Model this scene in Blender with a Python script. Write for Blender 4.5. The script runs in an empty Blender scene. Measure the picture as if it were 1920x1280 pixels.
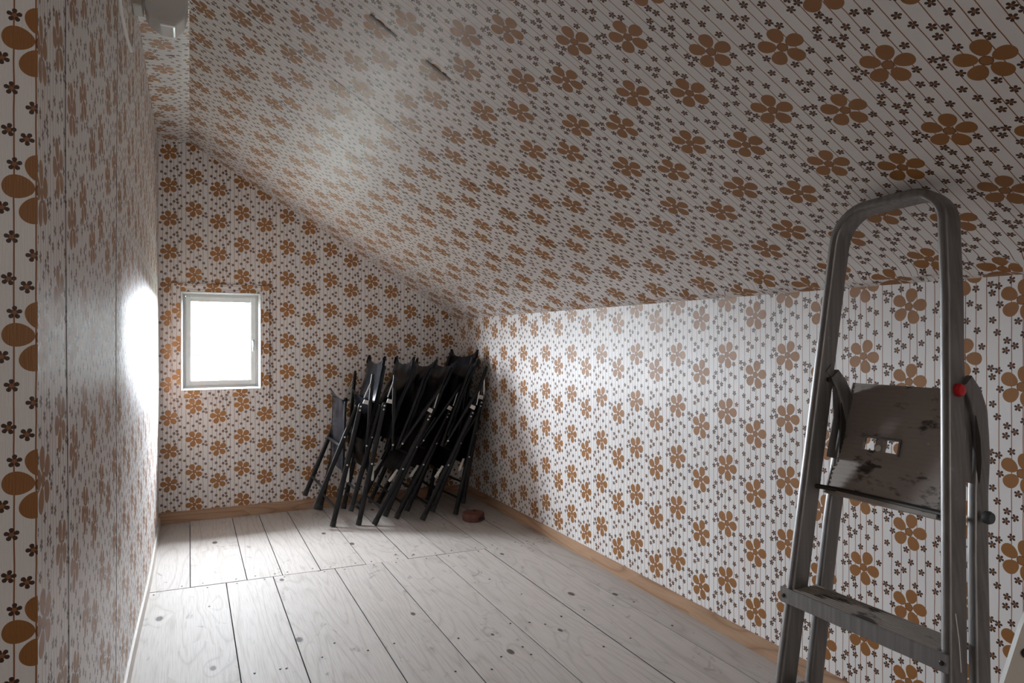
import bpy, math, random
from mathutils import Vector, Matrix, noise as mnoise
random.seed(7)
R = math.radians
sc = bpy.context.scene
col = sc.collection

# ------------------------------------------------------------------ camera
YAW = math.atan(605 / 1280)
CAMH = 1.2
cd = bpy.data.cameras.new('camera'); cam = bpy.data.objects.new('camera', cd); col.objects.link(cam)
cam.location = (0, 0, CAMH); cam.rotation_euler = (R(90), 0, -YAW)
cd.sensor_width = 36; cd.lens = 24; cd.shift_y = -2 / 1920; cd.clip_start = .02; cd.clip_end = 300
sc.camera = cam
# ------------------------------------------------------------------ sky and light
world = bpy.data.worlds.new('overcast_sky'); sc.world = world; world.use_nodes = True
bg = world.node_tree.nodes['Background']
_w = world.node_tree
_g = _w.nodes.new('ShaderNodeTexCoord'); _s = _w.nodes.new('ShaderNodeSeparateXYZ'); _w.links.new(_g.outputs['Generated'], _s.inputs[0])
_m = _w.nodes.new('ShaderNodeMapRange'); _w.links.new(_s.outputs[2], _m.inputs[0])      # overcast sky, brighter overhead than at the horizon
_m.inputs[1].default_value = 0.; _m.inputs[2].default_value = 1.; _m.inputs[3].default_value = 182.; _m.inputs[4].default_value = 300.
bg.inputs[0].default_value = (.87, .95, 1.03, 1); _w.links.new(_m.outputs[0], bg.inputs[1])
def area(name, loc, rot, sx, sy, power, color, portal=False, spread=180):
    l = bpy.data.lights.new(name, 'AREA'); l.shape = 'RECTANGLE'; l.size = sx; l.size_y = sy
    l.energy = power; l.color = color; l.spread = R(spread)
    if portal: l.cycles.is_portal = True
    o = bpy.data.objects.new(name, l); col.objects.link(o); o.location = loc; o.rotation_euler = rot
    return o
area('window_portal', (.198, 5.105, 1.1955), (R(-90), 0, 0), .52, .68, 1, (1, 1, 1), portal=True)
area('rear_fill_light', (.35, -2.2, 1.5), (R(90), 0, 0), .9, .8, 13, (1, .95, .90))  # added fill light behind the camera, no lamp stands there
sc.view_settings.view_transform = 'Standard'; sc.view_settings.look = 'None'
sc.view_settings.gamma = 1; sc.view_settings.use_curve_mapping = False
sc.view_settings.exposure = 0.0
sc.cycles.max_bounces = 9; sc.cycles.diffuse_bounces = 6; sc.cycles.adaptive_threshold = .02; sc.cycles.glossy_bounces = 4
sc.cycles.transmission_bounces = 8; sc.cycles.caustics_refractive = False
sc.cycles.sample_clamp_indirect = 6.0
sc.cycles.use_denoising = True

# ------------------------------------------------------------------ node helper
class NT:
    def __init__(s, tree): s.t = tree; s.n = tree.nodes; s.l = tree.links
    def put(s, sock, v):
        if isinstance(v, (int, float)): sock.default_value = v
        elif isinstance(v, tuple): sock.default_value = v
        else: s.l.new(v, sock)
    def m(s, op, a, b=None, c=None):
        x = s.n.new('ShaderNodeMath'); x.operation = op
        s.put(x.inputs[0], a)
        if b is not None: s.put(x.inputs[1], b)
        if c is not None: s.put(x.inputs[2], c)
        return x.outputs[0]
    def mix(s, f, a, b):
        x = s.n.new('ShaderNodeMix'); x.data_type = 'RGBA'
        s.put(x.inputs[0], f); s.put(x.inputs[6], a); s.put(x.inputs[7], b)
        return x.outputs[2]
    def xyz(s, x=0., y=0., z=0.):
        k = s.n.new('ShaderNodeCombineXYZ'); s.put(k.inputs[0], x); s.put(k.inputs[1], y); s.put(k.inputs[2], z)
        return k.outputs[0]
    def sep(s, v):
        k = s.n.new('ShaderNodeSeparateXYZ'); s.l.new(v, k.inputs[0]); return k.outputs
    def noise(s, vec, scale=1., detail=2., rough=.5, dist=0.):
        k = s.n.new('ShaderNodeTexNoise'); s.l.new(vec, k.inputs['Vector'])
        k.inputs['Scale'].default_value = scale; k.inputs['Detail'].default_value = detail
        k.inputs['Roughness'].default_value = rough; k.inputs['Distortion'].default_value = dist
        return k.outputs[0]
    def step(s, v, a, b):
        k = s.n.new('ShaderNodeMapRange'); k.clamp = True
        s.put(k.inputs[0], v); k.inputs[1].default_value = a; k.inputs[2].default_value = b
        return k.outputs[0]
    def ramp(s, fac, stops, const=True):
        k = s.n.new('ShaderNodeValToRGB'); r = k.color_ramp
        r.interpolation = 'CONSTANT' if const else 'LINEAR'
        while len(r.elements) > 1: r.elements.remove(r.elements[-1])
        r.elements[0].position = stops[0][0]; r.elements[0].color = stops[0][1]
        for p, c in stops[1:]:
            e = r.elements.new(p); e.color = c
        s.put(k.inputs[0], fac); return k.outputs[0]
    def uv(s):
        k = s.n.new('ShaderNodeUVMap'); k.uv_map = 'UVMap'; return k.outputs[0]
    def bump(s, h, strength, dist):
        k = s.n.new('ShaderNodeBump'); s.l.new(h, k.inputs['Height'])
        k.inputs['Strength'].default_value = strength; k.inputs['Distance'].default_value = dist
        return k.outputs[0]
def new_mat(name):
    m = bpy.data.materials.new(name); m.use_nodes = True
    nt = NT(m.node_tree); p = m.node_tree.nodes['Principled BSDF']
    return m, nt, p
def simple(name, color, rough=.5, metal=0., spec=.5, vary=.0, scale=20., bumpd=0.):
    m, nt, p = new_mat(name)
    tc = nt.n.new('ShaderNodeTexCoord').outputs['Object']
    n = nt.noise(tc, scale, 3.)
    c = tuple(color) + (1,); d = tuple(x * (1 - vary) for x in color) + (1,)
    nt.put(p.inputs['Base Color'], nt.mix(nt.step(n, .35, .7), c, d))
    p.inputs['Roughness'].default_value = rough; p.inputs['Metallic'].default_value = metal
    p.inputs['Specular IOR Level'].default_value = spec
    if bumpd: nt.l.new(nt.bump(n, .6, bumpd), p.inputs['Normal'])
    return m

# ------------------------------------------------------------------ wallpaper print
TU, TV = .298, .2185
def flower_group():
    g = bpy.data.node_groups.new('printed_flower', 'ShaderNodeTree')
    for nme in ('dx', 'dy', 'rot', 'a', 'ra', 'rb'):
        g.interface.new_socket(nme, in_out='INPUT', socket_type='NodeSocketFloat')
    for nme in ('petal', 'r'):
        g.interface.new_socket(nme, in_out='OUTPUT', socket_type='NodeSocketFloat')
    nt = NT(g); i = g.nodes.new('NodeGroupInput').outputs; o = g.nodes.new('NodeGroupOutput').inputs
    dx, dy, rot, a, ra, rb = [i[k] for k in range(6)]
    r = nt.m('SQRT', nt.m('ADD', nt.m('MULTIPLY', dx, dx), nt.m('MULTIPLY', dy, dy)))
    th = nt.m('SUBTRACT', nt.m('ARCTAN2', dy, dx), rot)
    S = 2 * math.pi / 5
    th = nt.m('SUBTRACT', th, nt.m('MULTIPLY', nt.m('ROUND', nt.m('DIVIDE', th, S)), S))
    px = nt.m('DIVIDE', nt.m('SUBTRACT', nt.m('MULTIPLY', r, nt.m('COSINE', th)), a), ra)
    # petals a little wider at the outer end
    wid = nt.m('MULTIPLY', rb, nt.m('ADD', 1., nt.m('MULTIPLY', px, .16)))
    py = nt.m('DIVIDE', nt.m('MULTIPLY', r, nt.m('SINE', th)), wid)
    e = nt.m('ADD', nt.m('MULTIPLY', px, px), nt.m('MULTIPLY', py, py))
    nt.l.new(nt.m('LESS_THAN', e, 1.), o[0]); nt.l.new(r, o[1])
    return g
FG = flower_group()
LAYERS = [[(0.048, 0.444), (0.126, 0.833), (0.252, 0.871), (0.373, 0.083), (0.47, 0.422), (0.563, 0.975), (0.645, 0.495), (0.761, 0.593), (0.845, 0.405), (0.965, 0.564)],
 [(0.075, 0.658), (0.176, 0.129), (0.264, 0.768), (0.383, 0.199), (0.518, 0.269), (0.607, 0.893), (0.693, 0.314), (0.782, 0.275), (0.881, 0.795), (0.968, 0.282)],
 [(0.137, 0.326), (0.266, 0.445), (0.419, 0.905), (0.624, 0.177), (0.761, 0.985), (0.903, 0.472)],
 [(0.15, 0.607), (0.305, 0.295), (0.446, 0.138), (0.795, 0.092), (0.903, 0.705)],
 [(0.314, 0.845), (0.832, 0.501)], [(0.327, 0.627), (0.795, 0.672)], [(0.833, 0.013)]]
LINES = [0.037, 0.128, 0.218, 0.318, 0.419, 0.509, 0.58, 0.664, 0.753, 0.828, 0.906, 0.968]
def wallpaper_material():
    m, nt, p = new_mat('flower_wallpaper')
    uvv = nt.uv(); u, v, _ = nt.sep(uvv)
    # hand-drawn wobble of the printed lines
    wob = nt.m('MULTIPLY', nt.m('SUBTRACT', nt.noise(nt.xyz(nt.m('MULTIPLY', u, 9.), nt.m('MULTIPLY', v, 14.)), 1., 1.), .5), .0025)
    up = nt.m('FRACT', nt.m('DIVIDE', u, TU)); vp = nt.m('FRACT', nt.m('DIVIDE', v, TV))
    # lines
    st = [(0., (LINES[-1] - 1 + 1, 0, 0, 1))] if False else []
    ext = [LINES[-1] - 1] + LINES + [LINES[0] + 1]
    st = [(0., (LINES[0], 0, 0, 1))]
    for k in range(len(LINES) - 1):
        st.append(((LINES[k] + LINES[k + 1]) / 2, (LINES[k + 1], 0, 0, 1)))
    lc = nt.sep(nt.ramp(up, st))[0]
    dl = nt.m('ABSOLUTE', nt.m('ADD', nt.m('MULTIPLY', nt.m('SUBTRACT', up, lc), TU), wob))
    line = nt.m('LESS_THAN', dl, .00105)
    def fl(dx, dy, rot, a, ra, rb):
        k = nt.n.new('ShaderNodeGroup'); k.node_tree = FG
        for q, s in enumerate((dx, dy, rot, a, ra, rb)): nt.put(k.inputs[q], s)
        return k.outputs[0], k.outputs[1]
    def wrap(x, c):
        d = nt.m('SUBTRACT', x, c); return nt.m('SUBTRACT', d, nt.m('ROUND', d))
    petal = cen = None
    rnd = random.Random(3)
    w = .0120 / TU
    for L in LAYERS:
        L = sorted(L); st = []
        prev_end = 0.
        for k, (cu, cv) in enumerate(L):
            if k == 0: pos = 0.
            else: pos = (L[k - 1][0] + cu) / 2
            st.append((pos, (cu, cv, rnd.random(), 1)))
        # a flower that crosses the tile's edge
        if L[-1][0] + w > 1 and L[0][0] - (L[-1][0] - 1) > w * 1.2:
            st[0] = (0., (0., L[-1][1], st[-1][1][2], 1)); 
            st[0] = (0., (L[-1][0], L[-1][1], st[-1][1][2], 1))
            st.insert(1, ((L[0][0] + L[-1][0] - 1) / 2, (L[0][0], L[0][1], rnd.random(), 1)))
        s = nt.sep(nt.ramp(up, st))
        dx = nt.m('MULTIPLY', wrap(up, s[0]), TU); dy = nt.m('MULTIPLY', wrap(vp, s[1]), TV)
        a, r = fl(dx, dy, nt.m('MULTIPLY', s[2], 6.28), .0063, .0036, .0031)
        c = nt.m('LESS_THAN', r, .0048)
        petal = a if petal is None else nt.m('MAXIMUM', petal, a)
        cen = c if cen is None else nt.m('MAXIMUM', cen, c)
    big = ring = None
    for cu, cv, b in ((0., 0., R(66)), (.498, -.335, R(5))):
        dx = nt.m('MULTIPLY', wrap(up, cu), TU); dy = nt.m('MULTIPLY', wrap(vp, cv), TV)
        a, r = fl(dx, dy, b, .0328, .0207, .0172)
        a = nt.m('MAXIMUM', a, nt.m('LESS_THAN', r, .0122))
        g = nt.m('LESS_THAN', nt.m('ABSOLUTE', nt.m('SUBTRACT', r, .0112)), .0009)
        big = a if big is None else nt.m('MAXIMUM', big, a)
        ring = g if ring is None else nt.m('MAXIMUM', ring, g)
    age = nt.noise(uvv, 1.7, 3.)
    paper = nt.mix(nt.step(age, .3, .75), (.81, .79, .78, 1), (.76, .735, .72, 1))
    c = nt.mix(line, paper, (.25, .095, .035, 1))
    c = nt.mix(big, c, (.285, .120, .030, 1))
    c = nt.mix(ring, c, (.13, .045, .012, 1))
    c = nt.mix(cen, c, (.26, .105, .035, 1))
    c = nt.mix(petal, c, (.052, .022, .013, 1))
    nt.put(p.inputs['Base Color'], c)
    # embossed vertical ribs of the vinyl and slow unevenness of the boards behind
    rib = nt.noise(nt.xyz(nt.m('MULTIPLY', u, 600.), nt.m('MULTIPLY', v, 22.)), 1., 2.)
    slow = nt.noise(uvv, 5., 2.)
    h = nt.m('ADD', nt.m('MULTIPLY', rib, .18), nt.m('MULTIPLY', slow, 1.0))
    nt.l.new(nt.bump(h, .42, .006), p.inputs['Normal'])
    p.inputs['Roughness'].default_value = .44
    p.inputs['Specular IOR Level'].default_value = .45
    return m
WP = wallpaper_material()

# ------------------------------------------------------------------ wood
def wood_material(name, c0, c1, knotc, grey=0., rough=.5, spec=.4, knots=1., ring=.5):
    m, nt, p = new_mat(name)
    uvv = nt.uv(); u, v, _ = nt.sep(uvv)
    oi = nt.n.new('ShaderNodeObjectInfo').outputs['Random']
    u2 = nt.m('ADD', u, nt.m('MULTIPLY', oi, 37.)); v2 = nt.m('ADD', v, nt.m('MULTIPLY', oi, 91.))
    # knots: cells stretched along the board
    vo = nt.n.new('ShaderNodeTexVoronoi'); vo.feature = 'F1'; vo.voronoi_dimensions = '2D'
    nt.l.new(nt.xyz(nt.m('MULTIPLY', u2, 4.6), nt.m('MULTIPLY', v2, 2.4)), vo.inputs['Vector']); vo.inputs['Scale'].default_value = 1.
    dk = vo.outputs['Distance']; kc = nt.sep(vo.outputs['Color'])
    here = nt.m('GREATER_THAN', kc[0], 1 - .42 * knots)
    kr = nt.m('ADD', .022, nt.m('MULTIPLY', kc[1], .06))
    knot = nt.m('MULTIPLY', here, nt.m('SUBTRACT', 1., nt.m('DIVIDE', dk, kr)))
    knotm = nt.step(knot, 0., .35)
    swirl = nt.m('MULTIPLY', here, nt.m('DIVIDE', .05, nt.m('ADD', dk, .12)))
    base = nt.noise(nt.xyz(nt.m('MULTIPLY', u2, 4.2), nt.m('MULTIPLY', v2, .38)), 1., 1.5, .45)
    f = nt.m('ADD', nt.m('MULTIPLY', base, 17.), nt.m('MULTIPLY', swirl, 8.))
    s = nt.m('ABSOLUTE', nt.m('SUBTRACT', nt.m('MULTIPLY', nt.m('FRACT', f), 2.), 1.))
    rings = nt.m('POWER', s, 5.)
    fine = nt.noise(nt.xyz(nt.m('MULTIPLY', u2, 210.), nt.m('MULTIPLY', v2, 7.)), 1., 2.)
    blot = nt.noise(nt.xyz(nt.m('MULTIPLY', u2, 4.), nt.m('MULTIPLY', v2, 2.2)), 1., 4., .6)
    c = nt.mix(nt.m('MULTIPLY', rings, ring), tuple(c0) + (1,), tuple(c1) + (1,))
    c = nt.mix(nt.m('MULTIPLY', nt.step(fine, .45, .75), .42), c, tuple(c1) + (1,))
    c = nt.mix(nt.m('MULTIPLY', nt.step(blot, .55, .8), .35), c, tuple(x * .72 for x in c0) + (1,))
    dirt = nt.noise(nt.xyz(nt.m('MULTIPLY', u2, 9.), nt.m('MULTIPLY', v2, 5.5)), 1., 5., .65, 1.5)
    c = nt.mix(nt.m('MULTIPLY', nt.step(dirt, .61, .75), grey), c, (.12, .105, .095, 1))
    c = nt.mix(nt.m('MULTIPLY', knotm, .9), c, tuple(knotc) + (1,))
    tone = nt.m('ADD', .93, nt.m('MULTIPLY', oi, .12))
    hsv = nt.n.new('ShaderNodeHueSaturation'); nt.l.new(c, hsv.inputs['Color']); nt.l.new(tone, hsv.inputs['Value'])
    nt.l.new(hsv.outputs[0], p.inputs['Base Color'])
    h = nt.m('ADD', nt.m('MULTIPLY', fine, .3), nt.m('ADD', nt.m('MULTIPLY', rings, -.3), nt.m('MULTIPLY', blot, 1.2)))
    nt.l.new(nt.bump(h, .35, .002), p.inputs['Normal'])
    nt.put(p.inputs['Roughness'], nt.m('ADD', rough, nt.m('MULTIPLY', fine, .12)))
    p.inputs['Specular IOR Level'].default_value = spec
    return m
M_floor = wood_material('scrubbed_pine_floor', (.49, .450, .418), (.28, .235, .195), (.05, .032, .024), grey=.7, rough=.58, spec=.18, knots=.8, ring=.40)
M_base = wood_material('bare_pine_baseboard', (.42, .265, .165), (.24, .125, .065), (.11, .045, .02), rough=.5, knots=1.1, ring=.8)
M_pale = wood_material('whitened_baseboard', (.60, .55, .50), (.42, .36, .31), (.2, .14, .1), grey=.3, rough=.5, knots=.6)
M_dark = simple('dark_gap', (.02, .016, .013), .9)
M_white = simple('white_gloss_paint', (.82, .83, .82), .35, vary=.05)
M_plaster = simple('rear_white_paint', (.55, .53, .50), .7, vary=.1, scale=3)
M_black = simple('black_powder_coat', (.008, .008, .009), .38, spec=.3, vary=.3)
M_leather = simple('black_leatherette', (.006, .0075, .011), .26, spec=.13, vary=.35, scale=9, bumpd=.004)
M_rivet = simple('bright_rivet', (.75, .75, .73), .3, metal=.8)
M_bracket = simple('pale_plastic_bracket', (.62, .60, .56), .45)
M_rubber = simple('black_rubber', (.02, .02, .02), .7)
M_steel = simple('dark_nail', (.03, .025, .02), .5, metal=.5)
M_red = simple('red_plastic_cap', (.50, .008, .010), .35)
M_grey = simple('grey_plastic_knob', (.06, .065, .07), .5)
M_lamp = simple('grey_white_opal_glass', (.56, .55, .53), .12, spec=.7)
M_lampbase = simple('lamp_base_brown_white', (.42, .38, .34), .3)
M_wire = simple('white_cable', (.9, .9, .88), .3)
M_puck = simple('worn_red_box', (.15, .048, .034), .6, vary=.55, scale=14)
M_panel = simple('off_white_plastic', (.50, .47, .42), .45)
def aluminium():
    m, nt, p = new_mat('worn_aluminium')
    tc = nt.n.new('ShaderNodeTexCoord').outputs['Object']; x, y, z = nt.sep(tc)
    br = nt.noise(nt.xyz(nt.m('MULTIPLY', x, 90.), nt.m('MULTIPLY', y, 90.), nt.m('MULTIPLY', z, 4.)), 1., 3.)
    bl = nt.noise(tc, 26., 4., .6)
    c = nt.mix(nt.step(br, .3, .7), (.27, .26, .255, 1), (.19, .183, .18, 1))
    c = nt.mix(nt.m('MULTIPLY', nt.step(bl, .66, .75), .5), c, (.42, .40, .38, 1))
    nt.put(p.inputs['Base Color'], c); p.inputs['Metallic'].default_value = .8
    nt.put(p.inputs['Roughness'], nt.m('ADD', .36, nt.m('MULTIPLY', br, .16)))
    return m
M_alu = aluminium()
def stained_tread():
    m, nt, p = new_mat('stained_ribbed_aluminium')
    tc = nt.n.new('ShaderNodeTexCoord').outputs['Object']; x, y, z = nt.sep(tc)
    bl = nt.noise(nt.xyz(nt.m('MULTIPLY', x, 22.), nt.m('MULTIPLY', y, 11.), nt.m('MULTIPLY', z, 22.)), 1., 5., .62)
    sp = nt.noise(tc, 75., 2.)
    c = nt.mix(nt.step(bl, .56, .64), (.33, .29, .26, 1), (.045, .036, .030, 1))
    c = nt.mix(nt.step(sp, .74, .78), c, (.5, .48, .44, 1))
    nt.put(p.inputs['Base Color'], c)
    nt.put(p.inputs['Metallic'], nt.m('SUBTRACT', .25, nt.m('MULTIPLY', nt.step(bl, .56, .64), .2)))
    p.inputs['Roughness'].default_value = .5
    return m
M_tread = stained_tread()
def glass():
    m, nt, p = new_mat('window_glass')
    p.inputs['Base Color'].default_value = (1, 1, 1, 1); p.inputs['Roughness'].default_value = 0
    p.inputs['Transmission Weight'].default_value = 1; p.inputs['IOR'].default_value = 1.08
    tr = nt.n.new('ShaderNodeBsdfTransparent'); gl = nt.n.new('ShaderNodeBsdfGlossy'); gl.inputs['Roughness'].default_value = 0
    fr = nt.n.new('ShaderNodeFresnel'); fr.inputs[0].default_value = 1.3
    mx = nt.n.new('ShaderNodeMixShader'); ge = nt.n.new('ShaderNodeNewGeometry'); nt.l.new(nt.m('MULTIPLY', fr.outputs[0], nt.m('SUBTRACT', 1., ge.outputs['Backfacing'])), mx.inputs[0]); nt.l.new(tr.outputs[0], mx.inputs[1]); nt.l.new(gl.outputs[0], mx.inputs[2])
    nt.l.new(mx.outputs[0], m.node_tree.nodes['Material Output'].inputs[0])
    return m
M_glass = glass()
M_oldpaint = simple('old_grey_white_paint', (.5, .5, .49), .6)

# ------------------------------------------------------------------ geometry helper
class MB:
    def __init__(s): s.v = []; s.f = []; s.uv = []
    def face(s, idx, uvs=None):
        s.f.append(tuple(idx)); s.uv.append(uvs if uvs else [(0., 0.)] * len(idx))
    def quad(s, a, b, c, d, uvs=None):
        n = len(s.v); s.v += [a, b, c, d]; s.face((n, n + 1, n + 2, n + 3), uvs); return s
    def hexa(s, p):
        """8 corners: bottom loop 0-3 (ccw from above), top loop 4-7"""
        n = len(s.v); s.v += [tuple(q) for q in p]
        for f in ((3, 2, 1, 0), (4, 5, 6, 7), (0, 1, 5, 4), (1, 2, 6, 5), (2, 3, 7, 6), (3, 0, 4, 7)):
            s.face([n + k for k in f])
        return s
    def box(s, x0, y0, z0, x1, y1, z1):
        return s.hexa([(x0, y0, z0), (x1, y0, z0), (x1, y1, z0), (x0, y1, z0), (x0, y0, z1), (x1, y0, z1), (x1, y1, z1), (x0, y1, z1)])
    def cham(s, x0, y0, z0, x1, y1, z1, c):
        """box with chamfered edges"""
        n = len(s.v)
        cx, cy, cz = (x0 + x1) / 2, (y0 + y1) / 2, (z0 + z1) / 2
        import itertools
        idx = {}
        for sx, sy, sz in itertools.product((0, 1), repeat=3):
            X, Y, Z = (x0, x1)[sx], (y0, y1)[sy], (z0, z1)[sz]
            ix, iy, iz = X + (c, -c)[sx], Y + (c, -c)[sy], Z + (c, -c)[sz]
            for ax, q in enumerate(((X, iy, iz), (ix, Y, iz), (ix, iy, Z))):
                idx[(sx, sy, sz, ax)] = len(s.v); s.v.append(q)
        def F(l, out):
            pts = [Vector(s.v[i]) for i in l]
            nn = (pts[1] - pts[0]).cross(pts[2] - pts[1])
            if nn.dot(sum(pts, Vector()) / len(pts) - Vector((cx, cy, cz))) < 0: l = l[::-1]
            s.face(l)
        for ax in range(3):
            o = [a for a in range(3) if a != ax]
            for sd in (0, 1):
                l = []
                for a, b in ((0, 0), (1, 0), (1, 1), (0, 1)):
                    k = [0, 0, 0]; k[ax] = sd; k[o[0]] = a; k[o[1]] = b; l.append(idx[(k[0], k[1], k[2], ax)])
                F(l, None)
            for a, b in itertools.product((0, 1), repeat=2):     # edges along ax
                l = []
                for t, axx in ((0, o[0]), (1, o[0]), (1, o[1]), (0, o[1])):
                    k = [0, 0, 0]; k[ax] = t; k[o[0]] = a; k[o[1]] = b; l.append(idx[(k[0], k[1], k[2], axx)])
                F(l, None)
        for sx, sy, sz in itertools.product((0, 1), repeat=3):
            F([idx[(sx, sy, sz, a)] for a in range(3)], None)
        return s
    def sweep(s, pts, rx, ry, ref, n=10, power=2., cap=True, scale=None):
        """oval or rounded rectangular bar along pts; ry lies along ref"""
        pts = [Vector(p) for p in pts]; base = len(s.v); ref = Vector(ref)
        for i, p in enumerate(pts):
            t = (pts[min(i + 1, len(pts) - 1)] - pts[max(i - 1, 0)]).normalized()
            b = (ref - t * ref.dot(t)).normalized(); a = t.cross(b)
            k = scale[i] if scale else 1.
            for j in range(n):
                th = 2 * math.pi * (j + .5) / n; c, d = math.cos(th), math.sin(th)
                e = 2 / power
                s.v.append(tuple(p + a * (rx * k * math.copysign(abs(c) ** e, c)) + b * (ry * k * math.copysign(abs(d) ** e, d))))
        for i in range(len(pts) - 1):
            for j in range(n):
                q = base + i * n; s.face((q + j, q + (j + 1) % n, q + n + (j + 1) % n, q + n + j))
        if cap:
            s.face([base + j for j in range(n)][::-1]); q = base + (len(pts) - 1) * n; s.face([q + j for j in range(n)])
        return s
    def lathe(s, prof, n, M=None):
        base = len(s.v)
        for r, z in prof:
            for j in range(n):
                th = 2 * math.pi * j / n; p = Vector((r * math.cos(th), r * math.sin(th), z))
                s.v.append(tuple(M @ p if M else p))
        for i in range(len(prof) - 1):
            for j in range(n):
                q = base + i * n; s.face((q + j, q + (j + 1) % n, q + n + (j + 1) % n, q + n + j))
        s.face([base + j for j in range(n)][::-1]); q = base + (len(prof) - 1) * n; s.face([q + j for j in range(n)])
        return s
    def prism(s, poly, y0, y1, uvf=None):
        """poly in XZ extruded along Y; uvf maps (x,z) to uv for the y0 face"""
        n = len(s.v); k = len(poly)
        s.v += [(x, y0, z) for x, z in poly] + [(x, y1, z) for x, z in poly]
        s.face(range(n, n + k), [uvf(x, z) for x, z in poly] if uvf else None)
        s.face(range(n + 2 * k - 1, n + k - 1, -1))
        for i in range(k):
            j = (i + 1) % k
            pu = [uvf(*poly[i]), uvf(*poly[i]), uvf(*poly[j]), uvf(*poly[j])] if uvf else None
            s.face((n + i, n + k + i, n + k + j, n + j), pu)
        return s
    def build(s, name, mat, parent=None, smooth=False, uvf=None, fix=False):
        me = bpy.data.meshes.new(name); me.from_pydata([tuple(p) for p in s.v], [], s.f)
        ul = me.uv_layers.new(name='UVMap'); li = 0
        for fi, f in enumerate(s.f):
            for k, vi in enumerate(f):
                ul.data[li].uv = uvf(s.v[vi]) if uvf else s.uv[fi][k]; li += 1
        me.materials.append(mat)
        if smooth:
            me.polygons.foreach_set('use_smooth', [True] * len(me.polygons))
            try: me.set_sharp_from_angle(angle=R(40))
            except Exception: pass
        if fix:
            import bmesh
            bm = bmesh.new(); bm.from_mesh(me); bmesh.ops.remove_doubles(bm, verts=bm.verts, dist=1e-5)
            bmesh.ops.recalc_face_normals(bm, faces=bm.faces); bm.to_mesh(me); bm.free()
        o = bpy.data.objects.new(name, me); col.objects.link(o)
        if parent: o.parent = parent
        return o
def struct(o): o['kind'] = 'structure'; return o
def empty(name, loc=(0, 0, 0), rot=(0, 0, 0)):
    o = bpy.data.objects.new(name, None); col.objects.link(o); o.location = loc; o.rotation_euler = rot
    o.empty_display_size = .1; return o
def tag(o, label, cat, group=None):
    o['label'] = label; o['category'] = cat
    if group: o['group'] = group
    return o

# ================================================================== ROOM SHELL
YB = 5.02                       # back wall
KX, KZ = 1.893, 1.366           # knee: top of the right wall
TX, TZ = 0.0, 2.513             # top of the slope
YF = -2.3                       # wall behind the camera
def wallx(z): return KX + .066 * (KZ - z)
def slz(x): return TZ - (TZ - KZ) * (x - TX) / (KX - TX)
SL = math.hypot(KX - TX, TZ - KZ)
XW0, XW1, ZW0, ZW1 = -.051, .447, .868, 1.523   # window opening

uv_back = lambda x, z: (-(x - .774), -(z - 1.345))
b = MB()
b.prism([(-.30, -.1), (XW0, -.1), (XW0, 2.56), (-.30, 2.56)], YB, YB + .07, uv_back)
b.prism([(XW0, -.1), (XW1, -.1), (XW1, ZW0), (XW0, ZW0)], YB, YB + .07, uv_back)
b.prism([(XW0, ZW1), (XW1, ZW1), (XW1, slz(XW1) + .05), (0, 2.56), (XW0, 2.56)], YB, YB + .07, uv_back)
b.prism([(XW1, -.1), (2.08, -.1), (2.0, slz(2.0) + .05), (XW1, slz(XW1) + .05)], YB, YB + .07, uv_back)
struct(b.build('wall_back', WP))

# right knee wall, leaning a little outwards at its foot
b = MB()
ys = [YF + (YB + .02 - YF) * i / 60 for i in range(61)]
zs = [-.05, .05, .2, .4, .6, .8, 1.0, 1.15, 1.28, KZ]
def uv_right(p):
    k = KX / wallx(p[2]); Y = p[1] * k; z = CAMH + (p[2] - CAMH) * k
    return (2.047 - Y, z - .925 - .012 * (2.1 - Y))
for y in ys:
    for z in zs: b.v.append((wallx(z), y, z))
nz = len(zs)
for i in range(len(ys) - 1):
    for j in range(nz - 1):
        q = i * nz + j; b.face((q, q + 1, q + nz + 1, q + nz))
b2 = b
o = b.build('wall_right', WP, uvf=uv_right); struct(o)
bo = MB().hexa([(wallx(-.05) + .02, YF, -.05), (2.15, YF, -.05), (2.15, YB + .07, -.05), (wallx(-.05) + .02, YB + .07, -.05),
                (KX + .02, YF, KZ), (2.15, YF, KZ - .12), (2.15, YB + .07, KZ - .12), (KX + .02, YB + .07, KZ)])
bo.build('backing_board', M_plaster, o)

# sloping ceiling, with a slightly crumpled fold of paper above the knee wall
b = MB(); ts = [0, .006, .014, .024, .036, .05, .07, .1, .15, .25, .4, .6, .8, 1., 1.2, 1.4, 1.6, 1.8, 2.0, SL + .004]
ys = [YF + (YB + .02 - YF) * i / 366 for i in range(367)]
dx_, dz_ = (TX - KX) / SL, (TZ - KZ) / SL
nx_, nzz = -dz_, dx_            # into the room: down and left
for y in ys:
    for t in ts:
        cr = 0.
        if 0 < t < .09:
            w = math.sin(math.pi * min(1, t / .09))
            cr = w * (.006 + .010 * mnoise.noise(Vector((y * 13, t * 30, 0))) + .003 * mnoise.noise(Vector((y * 41, t * 60, 3))))
        sag = 0.
        c = cr + sag
        b.v.append((KX + dx_ * t + (-.518) * c, y, KZ + dz_ * t - .855 * c))
nt_ = len(ts)
uvs = []
for y in ys:
    for t in ts:
        s_ = -y
        sh = 0
        if t < .11:
            w = max(0., 1 - t / .11); sh = w * (.015 * math.sin(y * 46 + 2 * math.sin(y * 7)) + .020 * mnoise.noise(Vector((y * 17, t * 25, 9))))
        uvs.append(((s_ + .911) + .038 * (t - .74) + sh, (t - .74) * (TV / .2122)))
for i in range(len(ys) - 1):
    for j in range(nt_ - 1):
        q = i * nt_ + j; f = (q, q + nt_, q + nt_ + 1, q + 1)[::-1]
        b.face(f, [uvs[k] for k in f])
slope = struct(b.build('ceiling', WP, smooth=False))
for p_ in slope.data.polygons: p_.use_smooth = True
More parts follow.
